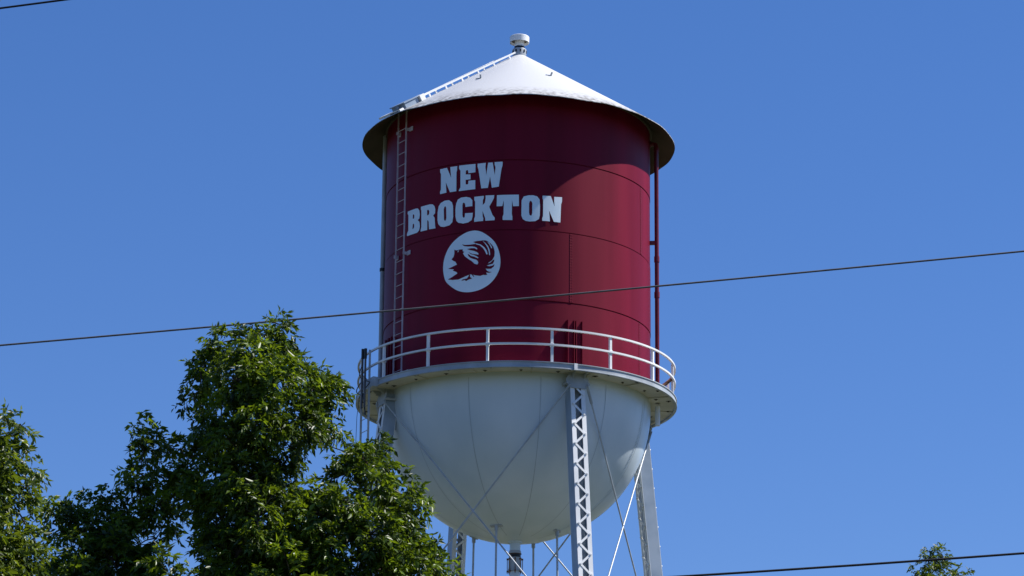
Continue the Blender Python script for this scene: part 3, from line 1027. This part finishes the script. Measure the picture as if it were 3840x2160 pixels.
G = 'leafy trees standing in front of the tower'
main_blobs = [
 # crown top and right shoulder
 (704,816,24,0),(686,812,14,.1),(716,845,30,.2),(664,842,30,0),(618,858,34,.2),(556,862,34,0),(545,905,52,.4),(630,900,60,-.6),(690,905,50,.5),(735,905,28,0),(772,938,36,.6),
 (590,960,80,-1.0),(690,970,78,-1.2),(780,975,62,-.4),(820,968,30,0),(838,990,32,.2),(520,985,46,.4),(505,935,26,0),(486,998,22,0),
 (555,1050,62,-.6),(650,1060,82,-1.3),(750,1060,74,-.9),(825,1050,42,0),(842,1085,22,.3),(520,1085,44,0),(700,1130,62,-.6),(768,1098,34,.4),(600,1130,72,-1.0),(545,1140,50,.4),(500,1140,40,.2),
 # left arm
 (368,1080,22,0),(382,1100,26,.3),(350,1112,22,-.2),(362,1140,34,0),(350,1190,36,.2),(345,1240,34,-.2),(385,1210,40,.2),(415,1140,20,.5),(455,1130,22,.2),(462,1170,34,0),(400,1265,46,-.2),(450,1225,46,.3),(430,1300,34,0),(490,1270,38,-.4),
 # middle mass
 (540,1220,66,-.8),(620,1210,80,-1.2),(690,1215,62,-.4),(560,1300,74,-.9),(650,1300,90,-1.5),(562,1378,42,0),(600,1390,90,-1.2),(700,1390,90,-1.0),(532,1462,45,0),(590,1460,80,-1),(700,1470,90,-1),(740,1300,70,-.9),(720,1235,36,.3),
 # right lower dome
 (905,1118,24,0),(880,1140,30,.3),(945,1125,32,.2),(925,1165,48,-.4),(872,1190,42,-.6),(800,1228,46,-.8),(975,1170,26,.2),(990,1205,26,.1),(950,1225,56,-.7),(880,1265,74,-1.3),(790,1300,76,-1.2),
 (1010,1245,36,-.2),(1040,1240,28,.1),(1055,1280,34,0),(1000,1300,56,-.6),(930,1345,80,-1.3),(840,1380,84,-1.3),(1035,1335,36,0),(1010,1385,60,-.6),(1065,1385,34,0),(1090,1400,30,.1),(1105,1435,28,0),(1060,1440,52,-.3),(960,1430,80,-1),(870,1470,90,-1.2),(1000,1490,80,-.6),(1100,1480,40,0),(790,1460,80,-1),
 # low limb to the left
 (178,1265,20,0),(120,1268,26,.2),(138,1300,34,0),(185,1295,34,.3),(205,1330,44,0),(160,1335,34,.2),(255,1245,26,0),(285,1262,36,.2),(240,1275,24,.1),(300,1300,44,-.2),(255,1345,54,-.3),(320,1345,46,0),(350,1370,50,-.2),(395,1352,26,0),(200,1400,62,-.3),(280,1410,76,-.6),(350,1425,44,-.3),(150,1440,50,0),(230,1470,70,-.3),(330,1480,70,-.4),
]
tz = at(0, 1449 * 1.49068, 55).z
cx = at(640 * 1.49068, 1300 * 1.49068, 54).x
cy = ORG.y + 54
hid = [(cx - 2.6, cy, tz - 1.2, 1.5), (cx - .8, cy - .6, tz - 1.4, 1.7), (cx + 1.2, cy - .5, tz - 1.4, 1.7), (cx + 2.9, cy, tz - 1.4, 1.5), (cx, cy + 1.2, tz - .6, 1.6),
       (cx - 2.2, cy + .8, tz - 3.2, 1.7), (cx + 2.2, cy + .8, tz - 3.2, 1.7), (cx - 1, cy - 1.2, tz - 3.3, 1.6), (cx + 1, cy - 1.2, tz - 3.3, 1.6), (cx, cy + 1.8, tz - 3.2, 1.7), (cx + 3.6, cy - .4, tz - 3, 1.3), (cx - 3.8, cy - .4, tz - 3, 1.3)]
DENS = 520
tree('pecan_tree', 'tall dark green tree whose crown overlaps the left side of the bowl', (cx, cy), main_blobs, 55, DENS, 0.155, MLEAF, hid, 3, 0.30, G, tz - 4.2)

left_blobs = [(8,1055,24,0),(35,1062,22,.2),(52,1068,20,0),(45,1095,28,0),(12,1100,42,-.3),(20,1150,48,-.4),(55,1155,28,.1),(78,1180,18,0),(62,1200,28,.2),(25,1205,52,-.5),(48,1240,32,0),(72,1222,18,.2,.8),(15,1265,50,-.5,.7),(48,1290,34,0,.6),(70,1330,30,.1,.5),(25,1330,54,-.4,.6),(90,1370,32,0,.7),(50,1385,54,-.3,.7),(10,1400,60,-.5,.8),(105,1410,26,.2,.7),(70,1440,56,-.3,.8),(-40,1120,60,-.6),(-50,1220,80,-.6),(-40,1340,90,-.8),(-60,1440,100,-1),(10,1470,80,-.5),
 (-120,1150,90,0),(-150,1280,110,0),(-140,1420,110,0)]
lx = at(-150 * 1.49068, 1300 * 1.49068, 50).x
ly = ORG.y + 50
tz2 = at(0, 1449 * 1.49068, 50).z
hid2 = [(lx - 1, ly, tz2 - 1.2, 1.5), (lx + .9, ly - .4, tz2 - 1.3, 1.5), (lx, ly + 1, tz2 - 1, 1.6), (lx - 1.5, ly + .5, tz2 - 2.8, 1.6), (lx + 1.2, ly + .6, tz2 - 2.9, 1.6), (lx, ly - 1.2, tz2 - 2.8, 1.5)]
tree('pecan_tree', 'leafy tree cut off by the left edge of the picture', (lx, ly), left_blobs, 50, DENS * 0.8, 0.150, MLEAF2, hid2, 5, 0.26, G, tz2 - 3.6)

right_blobs = [(2334,1386,9,0),(2346,1392,12,0),(2362,1390,9,.2),(2370,1396,9,0),(2338,1404,14,.1),(2352,1412,13,0),(2372,1412,8,.1,.7),(2330,1424,16,0),(2312,1436,13,.2),(2350,1436,17,-.2),(2366,1428,10,.1,.6),(2383,1432,8,.2,.6),(2332,1452,24,-.3),(2300,1452,14,0),(2398,1447,11,0),(2416,1448,13,.1),(2375,1456,22,-.2),(2410,1466,24,-.2),(2345,1480,36,-.4),(2300,1478,26,0),(2395,1495,40,-.3)]
rx = at(2360 * 1.49068, 1449 * 1.49068, 72).x
ry = ORG.y + 72
tz3 = at(2360 * 1.49068, 1449 * 1.49068, 72).z
hid3 = [(rx - .6, ry, tz3 - 1.1, .9), (rx + .7, ry, tz3 - 1.2, .9), (rx, ry + .7, tz3 - 1.6, 1.2), (rx - 1.1, ry - .3, tz3 - 2.4, 1.4), (rx + 1.1, ry - .3, tz3 - 2.5, 1.4), (rx, ry - .8, tz3 - 3.4, 1.6), (rx, ry + .9, tz3 - 3.6, 1.6)]
tree('broadleaf_tree', 'small treetop under the thick black cable at lower right', (rx, ry), right_blobs, 72, DENS * 1.5, 0.115, MLEAF2, hid3, 9, 0.17, G, tz3 - 3.4)

# ------------------------------------------------------------------ light
world = bpy.data.worlds.new('World')
scene.world = world
world.use_nodes = True
nt = world.node_tree
bg = nt.nodes['Background']
sky = nt.nodes.new('ShaderNodeTexSky')
sky.sky_type = 'NISHITA'
sky.sun_disc = False
sky.sun_elevation = R_(SUN_EL)
sky.sun_rotation = R_(180 - SUN_AZ)
sky.altitude = 0
sky.air_density = 1.0
sky.dust_density = 0.0
sky.ozone_density = 4.0
hs = nt.nodes.new('ShaderNodeHueSaturation')
hs.inputs['Saturation'].default_value = 1.2
nt.links.new(sky.outputs['Color'], hs.inputs['Color'])
tn = nt.nodes.new('ShaderNodeMix'); tn.data_type = 'RGBA'; tn.blend_type = 'MULTIPLY'; tn.inputs[0].default_value = 1
tn.inputs[7].default_value = (0.88, 0.885, 1.07, 1)
nt.links.new(hs.outputs['Color'], tn.inputs[6])
gm = nt.nodes.new('ShaderNodeGamma'); gm.inputs['Gamma'].default_value = 0.85
t2 = nt.nodes.new('ShaderNodeMix'); t2.data_type = 'RGBA'; t2.blend_type = 'MULTIPLY'; t2.inputs[0].default_value = 1
t2.inputs[7].default_value = (0.955, 1.09, 1.33, 1)
nt.links.new(tn.outputs[2], gm.inputs['Color'])
nt.links.new(gm.outputs[0], t2.inputs[6])
nt.links.new(t2.outputs[2], bg.inputs['Color'])
bg.inputs['Strength'].default_value = 0.0735

sd = bpy.data.lights.new('sun', 'SUN')
sd.energy = 5.0
sd.angle = R_(0.53)
sd.color = (1.0, 0.955, 0.89)
sun = bpy.data.objects.new('sun', sd)
COL.objects.link(sun)
a, e = R_(SUN_AZ), R_(SUN_EL)
to_sun = Vector((sin(a) * cos(e), -cos(a) * cos(e), sin(e)))
sun.rotation_euler = (-to_sun).to_track_quat('-Z', 'Y').to_euler()
sun.location = (40, 30, 60)

vs = scene.view_settings
vs.view_transform = 'Standard'
vs.look = 'None'
vs.exposure = 0.65
vs.gamma = 1.0
vs.use_curve_mapping = False
